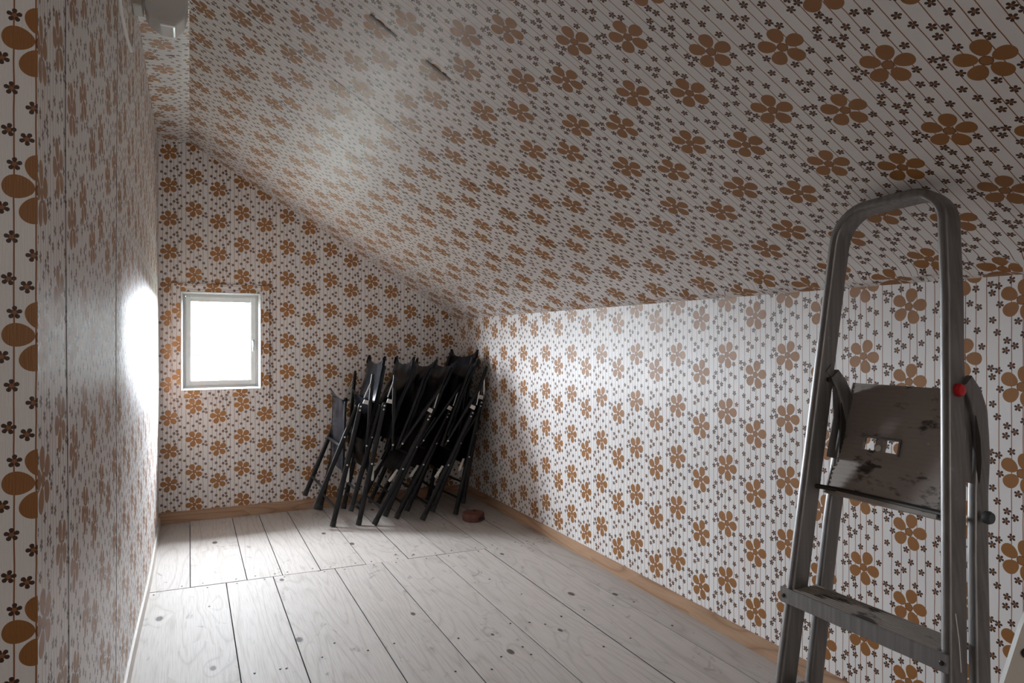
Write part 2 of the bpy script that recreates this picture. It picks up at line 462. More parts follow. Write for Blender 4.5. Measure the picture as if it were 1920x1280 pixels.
MB().hexa([(KX + .0, YF, KZ + .02), (KX + .14, YF, KZ), (KX + .14, YB + .07, KZ), (KX + .0, YB + .07, KZ + .02),
           (TX, YF, TZ + .02), (TX + .06, YF, TZ + .10), (TX + .06, YB + .07, TZ + .10), (TX, YB + .07, TZ + .02)]).build('roof_board', M_plaster, slope)
# seams between the ceiling boards and two worn grooves
def on_slope(x, off=0.): return Vector((x - .518 * off, 0, slz(x) - .855 * off))
def slope_strip(y, x0, x1, w, name, h=.0012, m=M_dark):
    sb = MB(); N = 10; prev = None
    pts = []
    for i in range(N + 1):
        x = x0 + (x1 - x0) * i / N; t = (KX - x) / (KX - TX) * SL
        sag = 0.
        p = on_slope(x, sag + h); p.y = y; pts.append(p)
    sb.sweep(pts, w, h * .9, (.518, 0, .855), n=6)
    return sb.build(name, m, slope)
slope_strip(2.676, .02, 1.55, .0010, 'board_seam', .0006)
slope_strip(3.274, .02, 1.55, .0010, 'board_seam', .0006)
M_groove = simple('grey_groove', (.20, .185, .17), .6)
slope_strip(2.098, .505, .59, .0085, 'groove', .0018, M_groove)
slope_strip(2.098, .685, .77, .0085, 'groove', .0018, M_groove)

# narrow flat ceiling along the ridge
uv_flat = lambda p: ((p[1] - 3.399) * TU / .305, p[0] + .11)
b = MB(); N = 40
for i in range(N + 1):
    y = YF + (YB + .02 - YF) * i / N
    for x in (-.34, -.17, -.03, .0): b.v.append((x, y, TZ - .004 + .004 * mnoise.noise(Vector((x * 9, y * 2.5, 0))) if x != 0 else TZ))
for i in range(N):
    for j in range(3):
        q = i * 4 + j; b.face((q, q + 4, q + 5, q + 1))
fc = struct(b.build('ceiling_ridge', WP, uvf=uv_flat))
MB().box(-.36, YF, TZ + .02, .07, YB + .07, TZ + .10).build('roof_board', M_plaster, fc)
for y, x0, x1 in ((3.58, -.17, -.145), (3.5, -.09, -.06)):
    MB().sweep([(x0, y, TZ - .010), ((x0 + x1) / 2, y - .01, TZ - .011), (x1, y - .015, TZ - .010)], .006, .002, (0, 0, 1), n=6, scale=[.3, 1, .3]).build('paper_tear', M_dark, fc)

# left wall (a partition that ends in a corner near the camera)
YC = 1.22
def leftx(y, z):
    k = (y - YC) / (YB - YC)
    return -.204 + .024 * k + .004 * math.sin(y * 1.9 + z) * min(1, max(0, k * 6)) + .006 * mnoise.noise(Vector((y * .9, z * .9, 2))) * (1 if 0 < k < 1 else 0)
uv_left = lambda p: (-(p[1] - 1.258), -(p[2] - 1.423))
b = MB(); NY, NZ = 60, 26
for i in range(NY + 1):
    y = YC + (YB + .02 - YC) * i / NY
    for j in range(NZ + 1):
        z = -.05 + 2.6 * j / NZ; b.v.append((leftx(y, z), y, z))
for i in range(NY):
    for j in range(NZ):
        q = i * (NZ + 1) + j; b.face((q, q + NZ + 1, q + NZ + 2, q + 1))
wl = struct(b.build('wall_left', WP, uvf=uv_left))
for p_ in wl.data.polygons: p_.use_smooth = True
MB().box(-.34, YC + .005, -.05, -.225, YB + .07, 2.6).build('backing_board', M_plaster, wl)
for y, z0, z1 in ((1.475, 0.05, 2.45), (2.36, .05, 2.45)):
    MB().sweep([(leftx(y, z) + .0004, y, z) for z in [z0 + (z1 - z0) * k / 12 for k in range(13)]], .0012, .0006, (1, 0, 0), n=6).build('board_seam', M_dark, wl)
# its end, facing the camera's side
b = MB()
uv_ret = lambda p: (-(p[0] + .204) + .009, -(p[2] - 1.423))
b.quad((-2.2, YC, -.05), (leftx(YC, 0), YC, -.05), (leftx(YC, 2.6), YC, 2.6), (-2.2, YC, 2.6))
wr = struct(b.build('wall_left_return', WP, uvf=uv_ret))
MB().box(-2.2, YC + .02, -.05, -.345, YC + .1, 2.6).build('backing_board', M_plaster, wr)
# parts of the room behind the camera: low left wall, left slope and closed gable
b = MB().box(-2.2, YF, -.05, -2.1, YC, 1.35); struct(b.build('wall_left_low', WP, uvf=lambda p: (p[1], p[2])))
b = MB().hexa([(-2.15, YF, 1.30), (-.25, YF, TZ - .02), (-.25, YC, TZ - .02), (-2.15, YC, 1.30),
               (-2.2, YF, 1.38), (-.25, YF, TZ + .08), (-.25, YC, TZ + .08), (-2.2, YC, 1.38)])
struct(b.build('ceiling_left', WP, uvf=lambda p: (p[1], p[0] * 1.17)))
b = MB().prism([(-2.2, -.05), (2.15, -.05), (2.1, slz(2.1) + .06), (0, 2.58), (-.2, 2.6), (-2.2, 1.4)], YF - .1, YF)
struct(b.build('wall_front', WP, uvf=lambda p: (p[0], p[2])))

# ------------------------------------------------------------------ floor boards
fl = struct(MB().box(-2.2, YF, -.08, 2.1, YB, -.028).build('floor', M_dark))
def joint(x): return 3.668 - .028 * x
G = .0038
def plank(x0, x1, ya0, ya1, yb0, yb1, dz=0.):
    """ya at x0, yb at x1 (start, end)"""
    z1 = dz; z0 = -.027; c = .0007
    X0, X1 = x0 + G / 2, x1 - G / 2
    m = MB()
    m.hexa([(X0, ya0, z0), (X1, yb0, z0), (X1, yb1, z0), (X0, ya1, z0), (X0, ya0, z1 - c), (X1, yb0, z1 - c), (X1, yb1, z1 - c), (X0, ya1, z1 - c)])
    n = len(m.v)
    m.v += [(X0 + c, ya0 + c, z1), (X1 - c, yb0 + c, z1), (X1 - c, yb1 - c, z1), (X0 + c, ya1 - c, z1)]
    m.f.pop(1); m.uv.pop(1)
    m.face((n, n + 1, n + 2, n + 3))
    for k in range(4): m.face((4 + k, 4 + (k + 1) % 4, n + (k + 1) % 4, n + k))
    o = m.build('floor_board', M_floor, fl, uvf=lambda p: (p[0], p[1]))
    o.data.materials.append(M_dark)
    for f in o.data.polygons:
        if len(f.vertices) == 4 and max(o.data.vertices[v].co.z for v in f.vertices) < z1 - c / 2: f.material_index = 1
    return o
near = [-.225, .165, .385, .692, .941, 1.247, 1.54, 1.808, 1.982]
far = [-.225, .004, .262, .432, .621, .858, 1.09, 1.305, 1.557, 1.79, 1.982]
for a, c in zip(near[:-1], near[1:]):
    ym = 0.0 + random.uniform(-.6, .6)
    plank(a, c, ym, joint(a) - .0015, ym, joint(c) - .0015, random.uniform(-.0008, .0008))
    plank(a, c, YF, ym - .003, YF, ym - .003)
for a, c in zip(far[:-1], far[1:]):
    plank(a, c, joint(a) + .0015, YB, joint(c) + .0015, YB, random.uniform(-.0008, .0008))
x = -.225
while x > -2.1:
    x2 = max(-2.12, x - .27); plank(x2, x, YF, YC + .01, YF, YC + .01); x = x2
nail_mesh = None
def nail(x, y):
    global nail_mesh
    if nail_mesh is None:
        o = MB().lathe([(.0042, 0.), (.0042, .0009), (.003, .0013)], 8).build('nail', M_steel, fl); nail_mesh = o.data
    else:
        o = bpy.data.objects.new('nail', nail_mesh); col.objects.link(o); o.parent = fl
    o.location = (x, y, .0006)
for bo_, sgn in ((near, -1), (far, 1)):
    for a, c in zip(bo_[:-1], bo_[1:]):
        for f_ in (.2, .8):
            xx = a + (c - a) * f_ + random.uniform(-.012, .012)
            if xx > -.18 and xx < 1.95: nail(xx, joint(xx) + sgn * random.uniform(.025, .045))
for row in (2.62, 2.28):
    for a, c in zip(near[:-1], near[1:]):
        for f_ in (.22, .78):
            if random.random() < .75: nail(a + (c - a) * f_ + random.uniform(-.015, .015), row + random.uniform(-.03, .03) if row > 2.5 else row + random.uniform(-.05, .05))
for xx, yy in ((.98, 2.58), (1.07, 2.36), (1.23, 2.62), (1.18, 2.40), (1.36, 2.55), (1.42, 2.9), (.52, 2.75), (.30, 2.62)): nail(xx, yy)

# ------------------------------------------------------------------ baseboards
def bb_uv(p): return (p[2] * 1.0, p[0] + p[1])
struct(MB().cham(leftx(YB, 0) , YB - .015, 0.0, wallx(.03), YB + .01, .072, .002).build('baseboard_back', M_base, uvf=bb_uv))
T = .012
h = .066
struct(MB().hexa([(wallx(0) - T, YF, 0), (wallx(0), YF, 0), (wallx(0), YB - .015, 0), (wallx(0) - T, YB - .015, 0),
                  (wallx(h) - T, YF, h), (wallx(h) + .003, YF, h), (wallx(h) + .003, YB - .015, h), (wallx(h) - T, YB - .015, h)]).build('baseboard_right', M_base, uvf=bb_uv))
m = MB(); N = 16
pts = [(leftx(YC + (YB - .016 - YC) * k / N, .02) + .005, YC + (YB - .016 - YC) * k / N, .024) for k in range(N + 1)]
m.sweep(pts, .009, .024, (0, 0, 1), n=4, power=2.)
m = MB()
for k in range(N):
    (xa, ya, _), (xb, yb, _) = pts[k], pts[k + 1]
    m.hexa([(xa - .02, ya, 0), (xa + .008, ya, 0), (xb + .008, yb, 0), (xb - .02, yb, 0), (xa - .02, ya, .045), (xa + .004, ya, .045), (xb + .004, yb, .045), (xb - .02, yb, .045)])
struct(m.build('baseboard_left', M_pale, uvf=bb_uv, fix=False))

# ------------------------------------------------------------------ window
win = struct(empty('window_1', ((XW0 + XW1) / 2, YB, ZW0)))
wloc = win.location.copy()
def wpart(m, name, mat, uvf=None, parent=None, smooth=False):
    m.v = [(x - wloc.x, y - wloc.y, z - wloc.z) for x, y, z in m.v]
    return m.build(name, mat, parent or win, uvf=uvf, smooth=smooth)
CW = .055
def cuv(a, b_): return lambda p: (a + p[0], b_ + p[2])
# papered casing boards round the opening
wpart(MB().cham(XW0 - CW, YB - .016, ZW0 - .05, XW0, YB + .001, ZW1 + CW, .002), 'casing_board', WP, lambda p: (-(p[0] + .1), -(p[2] - .02)))
wpart(MB().cham(XW1, YB - .016, ZW0 - .05, XW1 + CW, YB + .001, ZW1 + CW, .002), 'casing_board', WP, lambda p: (-(p[0] + .04), -(p[2] - .06)))
wpart(MB().cham(XW0, YB - .015, ZW1, XW1, YB + .001, ZW1 + CW, .002), 'casing_board', WP, lambda p: (-(p[2] + .07), (p[0] - .02)))
wpart(MB().cham(XW0, YB - .015, ZW0 - .05, XW1, YB + .001, ZW0, .002), 'casing_board', WP, lambda p: (-(p[0] + .03), -(p[2] - .11)))
def frame(name, x0, x1, z0, z1, w, y0, y1, mat, parent=None):
    m = MB()
    m.cham(x0, y0, z0, x0 + w, y1, z1, .002); m.cham(x1 - w, y0, z0, x1, y1, z1, .002)
    m.cham(x0 + w, y0, z1 - w, x1 - w, y1, z1, .002); m.cham(x0 + w, y0, z0, x1 - w, y1, z0 + w, .002)
    return wpart(m, name, mat, parent=parent)
frame('edge_bead', XW0 - .001, XW1 + .001, ZW0 - .001, ZW1 + .001, .007, YB - .020, YB + .004, M_white)
frame('reveal_lining', XW0, XW1, ZW0, ZW1, .012, YB + .004, YB + .072, M_oldpaint)
frame('window_frame', XW0 + .012, XW1 - .012, ZW0 + .012, ZW1 - .012, .016, YB + .036, YB + .068, M_oldpaint)
sash = frame('sash', XW0 + .028, XW1 - .028, ZW0 + .028, ZW1 - .028, .034, YB + .040, YB + .064, M_white)
wpart(MB().box(XW0 + .060, YB + .050, ZW0 + .060, XW1 - .060, YB + .054, ZW1 - .060), 'pane', M_glass, parent=sash)
M_blocker = simple('dark_light_blocker', (.10, .10, .10), .6)  # dark finish of the two added light blockers outside the window
wpart(MB().hexa([(XW0 - .08, YB + .07, ZW1 + .012), (XW1 + .08, YB + .07, ZW1 + .012), (XW1 + .08, YB + .32, ZW1 - .012), (XW0 - .08, YB + .32, ZW1 - .012),
                 (XW0 - .08, YB + .07, ZW1 + .032), (XW1 + .08, YB + .07, ZW1 + .032), (XW1 + .08, YB + .32, ZW1 + .000), (XW0 - .08, YB + .32, ZW1 + .000)]), 'top_light_blocker', M_blocker)  # unseen board added above the window to cut steep sky light
wpart(MB().box(XW0 - .06, YB + .07, ZW0 - .02, XW1 + .06, YB + .20, ZW0 + .012), 'sill_light_blocker', M_blocker)  # unseen ledge added below the window to cut light rising from the ground
hx, hz = XW1 - .045, 1.185
hd = MB().cham(hx - .008, YB + .028, hz - .02, hx + .008, YB + .041, hz + .02, .002)
hd.sweep([(hx, YB + .028, hz + .008), (hx, YB + .018, hz), (hx, YB + .016, hz - .06)], .004, .005, (1, 0, 0), n=8)
wpart(hd, 'latch', simple('grey_latch', (.35, .36, .36), .35, metal=.6), parent=sash)
# ------------------------------------------------------------------ outside
M_side = simple('white_siding', (.75, .77, .78), .6)
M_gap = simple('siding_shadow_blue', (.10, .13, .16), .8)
grd = struct(MB().box(-90, 5.3, -3.2, 90, 150, -3.0).build('ground', simple('grass_outside', (.17, .19, .16), .9, vary=.3, scale=.7)))
H = empty('white_house', (3.6, 42, -3.0))
tag(H, 'white clapboard house with narrow corner boards seen through the small attic window', 'house')
def hp(m, name, mat): m.v = [(x - 3.6, y - 42, z + 3) for x, y, z in m.v]; return m.build(name, mat, H)
hx0 = 1.42
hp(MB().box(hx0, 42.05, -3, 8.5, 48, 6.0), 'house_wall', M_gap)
k = 0; z = -2.9
while z < 6 and k < 80:
    hp(MB().hexa([(hx0 + .1, 41.98, z), (8.5, 41.98, z), (8.5, 42.06, z), (hx0 + .1, 42.06, z), (hx0 + .1, 42.02, z + .112), (8.5, 42.02, z + .112), (8.5, 42.06, z + .112), (hx0 + .1, 42.06, z + .112)]), 'clapboard', M_side)
    z += .125; k += 1
for xx, ww in ((hx0, .16), (2.02, .05), (2.62, .10), (3.35, .5)):
    hp(MB().box(xx, 41.93, -3, xx + ww, 41.99, 6.0), 'corner_board', M_side)
hp(MB().hexa([(.6, 41.4, 6.0), (9, 41.4, 6.0), (9, 48.6, 6.0), (.6, 48.6, 6.0), (1.0, 44.9, 8.6), (9, 44.9, 8.6), (9, 45.1, 8.6), (1.0, 45.1, 8.6)]), 'roof', simple('roof_tile', (.2, .1, .08), .8))
B = empty('red_barn', (0, 60, -3)); tag(B, 'low red wooden barn with dark roof beyond the white house', 'building')
def bp(m, name, mat): m.v = [(x, y - 60, z + 3) for x, y, z in m.v]; return m.build(name, mat, B)
bp(MB().box(-4, 60, -3, 3.4, 65, .1), 'barn_wall', simple('falu_red', (.03, .012, .011), .9, vary=.3))
bp(MB().hexa([(-4.3, 59.6, .1), (3.7, 59.6, .1), (3.7, 65.4, .1), (-4.3, 65.4, .1), (-4.3, 62.4, 1.25), (3.7, 62.4, 1.25), (3.7, 62.6, 1.25), (-4.3, 62.6, 1.25)]), 'barn_roof', simple('barn_roof_tile', (.075, .065, .065), .9, vary=.3, scale=2))
def bush(name, loc, r, color, label, cat):
    m = MB(); import bmesh
    bm = bmesh.new(); bmesh.ops.create_icosphere(bm, subdivisions=4, radius=1)
    for v_ in bm.verts:
        n_ = mnoise.noise(v_.co * 2.6) * .35 + mnoise.noise(v_.co * 8) * .18
        v_.co = v_.co * (1 + n_); v_.co.x *= r[0]; v_.co.y *= r[1]; v_.co.z *= r[2]
    me = bpy.data.meshes.new(name); bm.to_mesh(me); bm.free(); me.materials.append(simple(name + '_leaves', color, .9, vary=.6, scale=3))
    o = bpy.data.objects.new(name, me); col.objects.link(o); o.location = loc; tag(o, label, cat); return o
bush('bush', (.2, 30, -2.2), (.75, .6, 1.6), (.03, .06, .035), 'green leafy bush outside the window in front of the red barn', 'bush')

# ================================================================== FOLDED CHAIRS
CWD = .50
def chair(idx, foot, lean, s, bfoot, back, label, yaw=0., armp=None, seat_show=True):
    """s=+1: backrest on the right of the front legs; -1: mirrored"""
    root = empty('folding_chair', (foot[0], foot[1], 0), (0, R(lean), R(yaw)))
    tag(root, label, 'chair', 'folded black garden chairs leaning in the corner')
    Y0, Y1 = .012, CWD - .012
    up = (0, 1, 0)
    z0 = .012 + .0 * abs(s)
    def P(x, y, z): return (s * x, y, z)
    zf = .017 * math.tan(abs(R(lean))) + .002
    for y in (Y0, Y1):                                   # front legs with rounded tops
        m = MB().sweep([P(0, y, zf + .0), P(0, y, zf + .03), P(0, y, .40), P(0, y, .79), P(0, y, .803), P(0, y, .812)], .0165, .011, up, n=12, power=2.6, scale=[.95, 1, 1, 1, .8, .42])
        leg = m.build('front_leg', M_black, root, smooth=True)
        MB().sweep([P(0, y, zf - .001), P(0, y, zf + .035)], .0182, .0125, up, n=12, power=2.6).build('foot_cap', M_rubber, leg, smooth=True)
        for zz in (.79, .765, .405):
            sd = -1 if y == Y0 else 1
            MB().lathe([(.0062, 0), (.0062, .003), (.004, .005)], 10, Matrix.Translation(P(0, y + sd * .010, zz)) @ Matrix.Rotation(R(90 if sd < 0 else -90), 4, 'X')).build('rivet', M_rivet, leg, smooth=True)
    for zz in (.115,):
        MB().sweep([P(0, Y0, zz), P(0, Y1, zz)], .008, .008, (0, 0, 1), n=10).build('stretcher', M_black, root, smooth=True)
    bx, bz = bfoot
    Y2, Y3 = .040, CWD - .040
    if s > 0: Y2, Y3 = .018 + .022, CWD - .040
    tx, tz = -.014, .79
    for y in (Y2, Y3):                                   # rear legs
        f = lambda t: P(bx + (tx - bx) * t, y, bz + (tz - bz) * t)
        leg = MB().sweep([f(0), f(.04), f(.5), f(1)], .0155, .010, up, n=12, power=2.6).build('rear_leg', M_black, root, smooth=True)
        MB().sweep([f(-.005), f(.05)], .0172, .0115, up, n=12, power=2.6).build('foot_cap', M_rubber, leg, smooth=True)
        sd = -1 if y == Y2 else 1
        q = Vector(f(.69)); MB().lathe([(.006, 0), (.006, .003), (.004, .005)], 10, Matrix.Translation((q.x, y + sd * .009, q.z)) @ Matrix.Rotation(R(90 if sd < 0 else -90), 4, 'X')).build('rivet', M_rivet, leg, smooth=True)
    for t in (.19, .60):
        f = lambda t, y: P(bx + (tx - bx) * t, y, bz + (tz - bz) * t)
        rr = .0085 if t < .3 else .011
        MB().sweep([f(t, Y2), f(t, Y3)], rr, rr, (0, 0, 1), n=10).build('stretcher', M_black, root, smooth=True)
    # arm bars
    (ax0, az0), (ax1, az1) = armp or ((.092, .535), (.026, 1.012))
    for y in (-.014, CWD + .014):
        f = lambda t: P(ax0 + (ax1 - ax0) * t, y, az0 + (az1 - az0) * t)
        arm = MB().sweep([f(-.05), f(.02), f(.35), f(.5), f(.9), f(1)], .0125, .009, up, n=12, power=2.4, scale=[.5, .62, .72, 1, 1, .7]).build('armrest', M_black, root, smooth=True)
        sd = -1 if y < 0 else 1; q = Vector(f(.03))
        MB().lathe([(.0065, 0), (.0065, .003), (.004, .005)], 10, Matrix.Translation((q.x, y + sd * .008, q.z)) @ Matrix.Rotation(R(90 if sd < 0 else -90), 4, 'X')).build('rivet', M_rivet, arm, smooth=True)
        # pale bracket joining arm and front leg
        q = f(.60)
        xx0, xx1 = sorted((s * .004, q[0] + (-s) * .004))
        br = MB().hexa([(xx0, y - sd * .002 - .002, .812), (xx1, y - .003, .812), (xx1, y + .004, .812), (xx0, y + .004, .812), (xx0 + .004, y - .003, .838), (xx1 - .002, y - .003, .838), (xx1 - .002, y + .004, .838), (xx0 + .004, y + .004, .838)])
        br.build('bracket', M_bracket, arm)
        lk = MB().sweep([P(.004, y, .85), P(ax1 + .002, y, .97)], .004, .003, up, n=6).build('link_rod', M_rivet, arm)
    # backrest: two tubes with a padded panel that ends in two little ears
    by0, by1 = .055, CWD - .055
    prof = [(.085, .50), (.100, .66), (.115, .82), (.118 * back + .01, 1.0), (.125 * back, 1.085)]
    for y in (by0, by1):
        MB().sweep([P(px, y, pz) for px, pz in prof], .011, .011, up, n=10).build('backrest_tube', M_black, root, smooth=True)
    m = MB(); NU, NV = 14, 18; rows = []
    rn = random.Random(idx)
    for j in range(NV + 1):
        t = j / NV; z = .58 + .52 * t
        # position on the profile
        for (xa, za), (xb, zb) in zip(prof[:-1], prof[1:]):
            if za <= z <= zb or (xb, zb) == prof[-1]: xc = xa + (xb - xa) * (z - za) / (zb - za); break
        for i in range(NU + 1):
            a = i / NU; y = .035 + (CWD - .07) * a
            bulge = -.045 * math.sin(math.pi * a) ** .8 * math.sin(math.pi * min(1, t * 1.15 + .1)) - .010
            wr = .008 * mnoise.noise(Vector((a * 5, t * 7, idx * 3.3)))
            zz = z + (.028 * (abs(a - .5) * 2) ** 7 if j == NV else 0) + .018 * (abs(a - .5) * 2) ** 3 * t - .012 * math.sin(math.pi * a) * t
            rows.append(P(xc + bulge + wr - .012, y, zz))
    base = len(rows); th = .016
    m.v = rows + [(x_ + s * th, y_, z_) for x_, y_, z_ in rows]
    W = NU + 1
    for j in range(NV):
        for i in range(NU):
            q = j * W + i
            m.face((q, q + 1, q + W + 1, q + W)); m.face((base + q + W, base + q + W + 1, base + q + 1, base + q))
    for i in range(NU):
        m.face((i + 1, i, base + i, base + i + 1)); q = NV * W + i; m.face((q, q + 1, base + q + 1, base + q))
    for j in range(NV):
        q = j * W; m.face((q, q + W, base + q + W, base + q)); q = j * W + NU; m.face((q + W, q, base + q, base + q + W))
    bp_ = m.build('backrest_panel', M_leather, root, smooth=True, fix=True)
    for y in (.04, CWD - .04):
        MB().sweep([P(prof[-1][0] - .022, y, 1.085), P(prof[-1][0] - .022, y, 1.118), P(prof[-1][0] - .024, y + .004, 1.135)], .006, .010, up, n=8, scale=[1.3, 1, .4]).build('ear', M_leather, bp_)
    sk = 1. if s > 0 else (.25 if idx == 6 else .6)
    # seat, folded up along the legs on the other side
    m = MB(); rows = []; NU, NV = 10, 14
    for j in range(NV + 1):
        t = j / NV; z = .355 + .45 * t
        for i in range(NU + 1):
            a = i / NU; y = .062 + (CWD - .124) * a
            xs = (-.012 - .092 * t) * sk - .012 * math.sin(math.pi * a) * math.sin(math.pi * t) + .004 * mnoise.noise(Vector((a * 4, t * 5, idx)))
            zz = z
            if t > .93: xs -= .012
            rows.append(P(xs, y, zz))
    base = len(rows); th = .012; m.v = rows + [(x_ + s * th, y_, z_) for x_, y_, z_ in rows]; W = NU + 1
    for j in range(NV):
        for i in range(NU):
            q = j * W + i
            m.face((q, q + 1, q + W + 1, q + W)); m.face((base + q + W, base + q + W + 1, base + q + 1, base + q))
    for i in range(NU):
        m.face((i + 1, i, base + i, base + i + 1)); q = NV * W + i; m.face((q, q + 1, base + q + 1, base + q))
    for j in range(NV):
        q = j * W; m.face((q, q + W, base + q + W, base + q)); q = j * W + NU; m.face((q + W, q, base + q, base + q + W))
    st = m.build('seat_panel', M_leather, root, smooth=True, fix=True)
    # loose flap on top of the seat, peaked at the far side
    m = MB()
    for i in range(9):
        a = i / 8; y = .06 + (CWD - .12) * a
        m.v += [P(-.100 * sk, y, .79), P((-.118 - .02 * a) * sk, y, .80 + .05 * a ** 2 + .008), P((-.118 - .02 * a) * sk + .010, y, .80 + .05 * a ** 2 + .008), P(-.100 * sk + .012, y, .79)]
    for i in range(8):
        q = i * 4
        for a_, b_ in ((0, 1), (1, 2), (2, 3), (3, 0)): m.face((q + a_, q + b_, q + 4 + b_, q + 4 + a_))
    m.face((3, 2, 1, 0)); m.face((32, 33, 34, 35)); m.build('flap', M_leather, st, fix=True)
    for y in (.052, CWD - .052):
        MB().sweep([P(-.004, y, .345), P(-.055 * sk, y, .60), P(-.094 * sk, y, .80)], .009, .009, up, n=10).build('seat_tube', M_black, root, smooth=True)
        sd = -1 if y < .2 else 1; yy = y + sd * .014
        pl = MB(); tri = [(.028, .385), (.012, .385), (.022, .30), (.044, .296)]
        pl.v = [P(a_, yy - .0015, b_) for a_, b_ in tri] + [P(a_, yy + .0015, b_) for a_, b_ in tri]
        pl.f = [(0, 1, 2, 3), (7, 6, 5, 4), (0, 4, 5, 1), (1, 5, 6, 2), (2, 6, 7, 3), (3, 7, 4, 0)]; pl.uv = [[(0, 0)] * 4] * 6
        plo = pl.build('hinge_plate', M_bracket, root, fix=True)
        MB().lathe([(.006, 0), (.006, .003), (.004, .005)], 10, Matrix.Translation(P(.033, yy + sd * .002, .297)) @ Matrix.Rotation(R(90 if sd < 0 else -90), 4, 'X')).build('rivet', M_rivet, plo, smooth=True)
    return root
chair(1, (.831, 4.447), 13.2, 1, (-.130, .098), .85, 'leftmost folded black chair, its rear legs swung out to the left and seat flap peaked')
chair(2, (.990, 4.414), 12.4, 1, (-.062, .085), 1.25, 'second folded black chair from the left, standing steep with arm bar upright', armp=((.108, .535), (.020, 1.0)))
chair(3, (1.076, 4.36), 28.5, -1, (-.050, .085), 1.1, 'third folded black chair from the left, slanting strongly onto the steep chairs', armp=((.092, .535), (.024, 1.010)))
chair(4, (1.246, 4.452), 28.6, -1, (-.055, .085), 1.0, 'fourth folded black chair from the left, slanting in the middle of the stack', armp=((.090, .535), (.022, 1.015)))
chair(5, (1.394, 4.338), 27.0, -1, (-.050, .085), 1.0, 'fifth folded black chair from the left, slanting behind the small red box', armp=((.088, .535), (.034, 1.005)))
chair(6, (1.655, 4.40), 14.5, -1, (-.052, .085), .95, 'rightmost folded black chair, resting against the papered side wall in the corner', yaw=5, armp=((.085, .535), (.030, 1.045)))

# ------------------------------------------------------------------ small red box
px_, py_ = 1.715, 4.235
t = tag(MB().lathe([(.066, 0), (.071, .004), (.073, .02), (.073, .046), (.069, .053), (.060, .056)], 40).build('round_box', M_puck, smooth=True),
        'small round worn red box lying on the floor in front of the folded chairs', 'box')
t.location = (px_, py_, .0008)
MB().lathe([(.075, .0), (.075, .004)], 40, Matrix.Translation((0, 0, .024))).build('rim', simple('dark_rim', (.07, .028, .022), .6), t, smooth=True)
MB().lathe([(.010, 0), (.011, .006), (.006, .010)], 12, Matrix.Translation((.012, .01, .055))).build('knob', M_dark, t, smooth=True)
MB().cham(.010, -.0765, .014, .052, -.050, .030, .002).build('slot', M_dark, t)

# ================================================================== LADDER
L = empty('stepladder', (1.29, 1.03, 0))
tag(L, 'folded worn aluminium stepladder with flipped-up platform leaning by the side wall', 'ladder')
lo = L.location.copy()
def lp(m, name, mat, parent=None, smooth=False, fix=False):
    m.v = [(x - lo.x, y - lo.y, z - lo.z) for x, y, z in m.v]; return m.build(name, mat, parent or L, smooth=smooth, fix=fix)
KL = .17
def lx(z): return 1.39 + KL * (z - .59)
tilt = Vector((KL, 0, 1)).normalized(); nrm = Vector((1, 0, -KL)).normalized()     # depth direction of the rails
def yl(z): return 1.251 - .004 * (z - .6)
def yr(z): return .795 + .112 * z
ZT = 1.538
path = []
for z in [.0, .3, .6, .9, 1.1, 1.3, 1.44]: path.append((lx(z), yl(z), z))
rc = .085
for k in range(1, 9):
    a = math.pi / 2 * k / 8; path.append((0, yl(ZT) - rc + rc * math.cos(a), ZT - rc + rc * math.sin(a) - .004))
for k in range(0, 9):
    a = math.pi / 2 * k / 8; path.append((0, yr(ZT) + rc - .004 - rc * math.sin(a), ZT - rc + rc * math.cos(a) + .002))
for z in [1.3, 1.1, .9, .6, .3, .0]: path.append((lx(z), yr(z), z))
path = [(lx(p[2]), p[1], p[2]) for p in path]
lf = lp(MB().sweep(path, .0125, .028, nrm, n=20, power=5.), 'front_frame', M_alu, smooth=True)
# raised bead along the rail's front edge
bead = [(p[0] - .0285, p[1], p[2]) for p in path if p[2] > .02]
lp(MB().sweep(bead, .006, .0022, nrm, n=8), 'front_bead', M_alu, lf, smooth=True)
for y in (yl(0), yr(0)):
    lp(MB().sweep([(lx(0) - .002, y, .0), (lx(.05), y, .05)], .0155, .031, nrm, n=16, power=5.), 'foot_cap', M_rubber, lf, smooth=True)
for kz, z in enumerate((.580, .345, .105)):
    ya, yb_ = yl(z), yr(z); xf = lx(z) - .040
    m = MB().cham(xf + .002, yb_ + .013, z - .006, xf + .092, ya - .013, z, .0015)
    tr = lp(m, 'tread', M_tread)
    for q in range(9):                                       # anti-slip ribs
        xr = xf + .010 + q * .0095
        lp(MB().box(xr, yb_ + .015, z - .001, xr + .003, ya - .015, z + .0018), 'rib', M_tread, tr)
    lp(MB().cham(xf - .003, yb_ - .014, z - .036, xf + .003, ya + .016, z + .002, .0015), 'tread_lip', M_alu, tr)
    for y in (yb_ - .002, ya + .004):
        lp(MB().lathe([(.005, 0), (.005, .0018), (.003, .003)], 10, Matrix.Translation((xf - .003, y, z - .018)) @ Matrix.Rotation(R(-90), 4, 'Y')), 'screw', M_steel, tr)
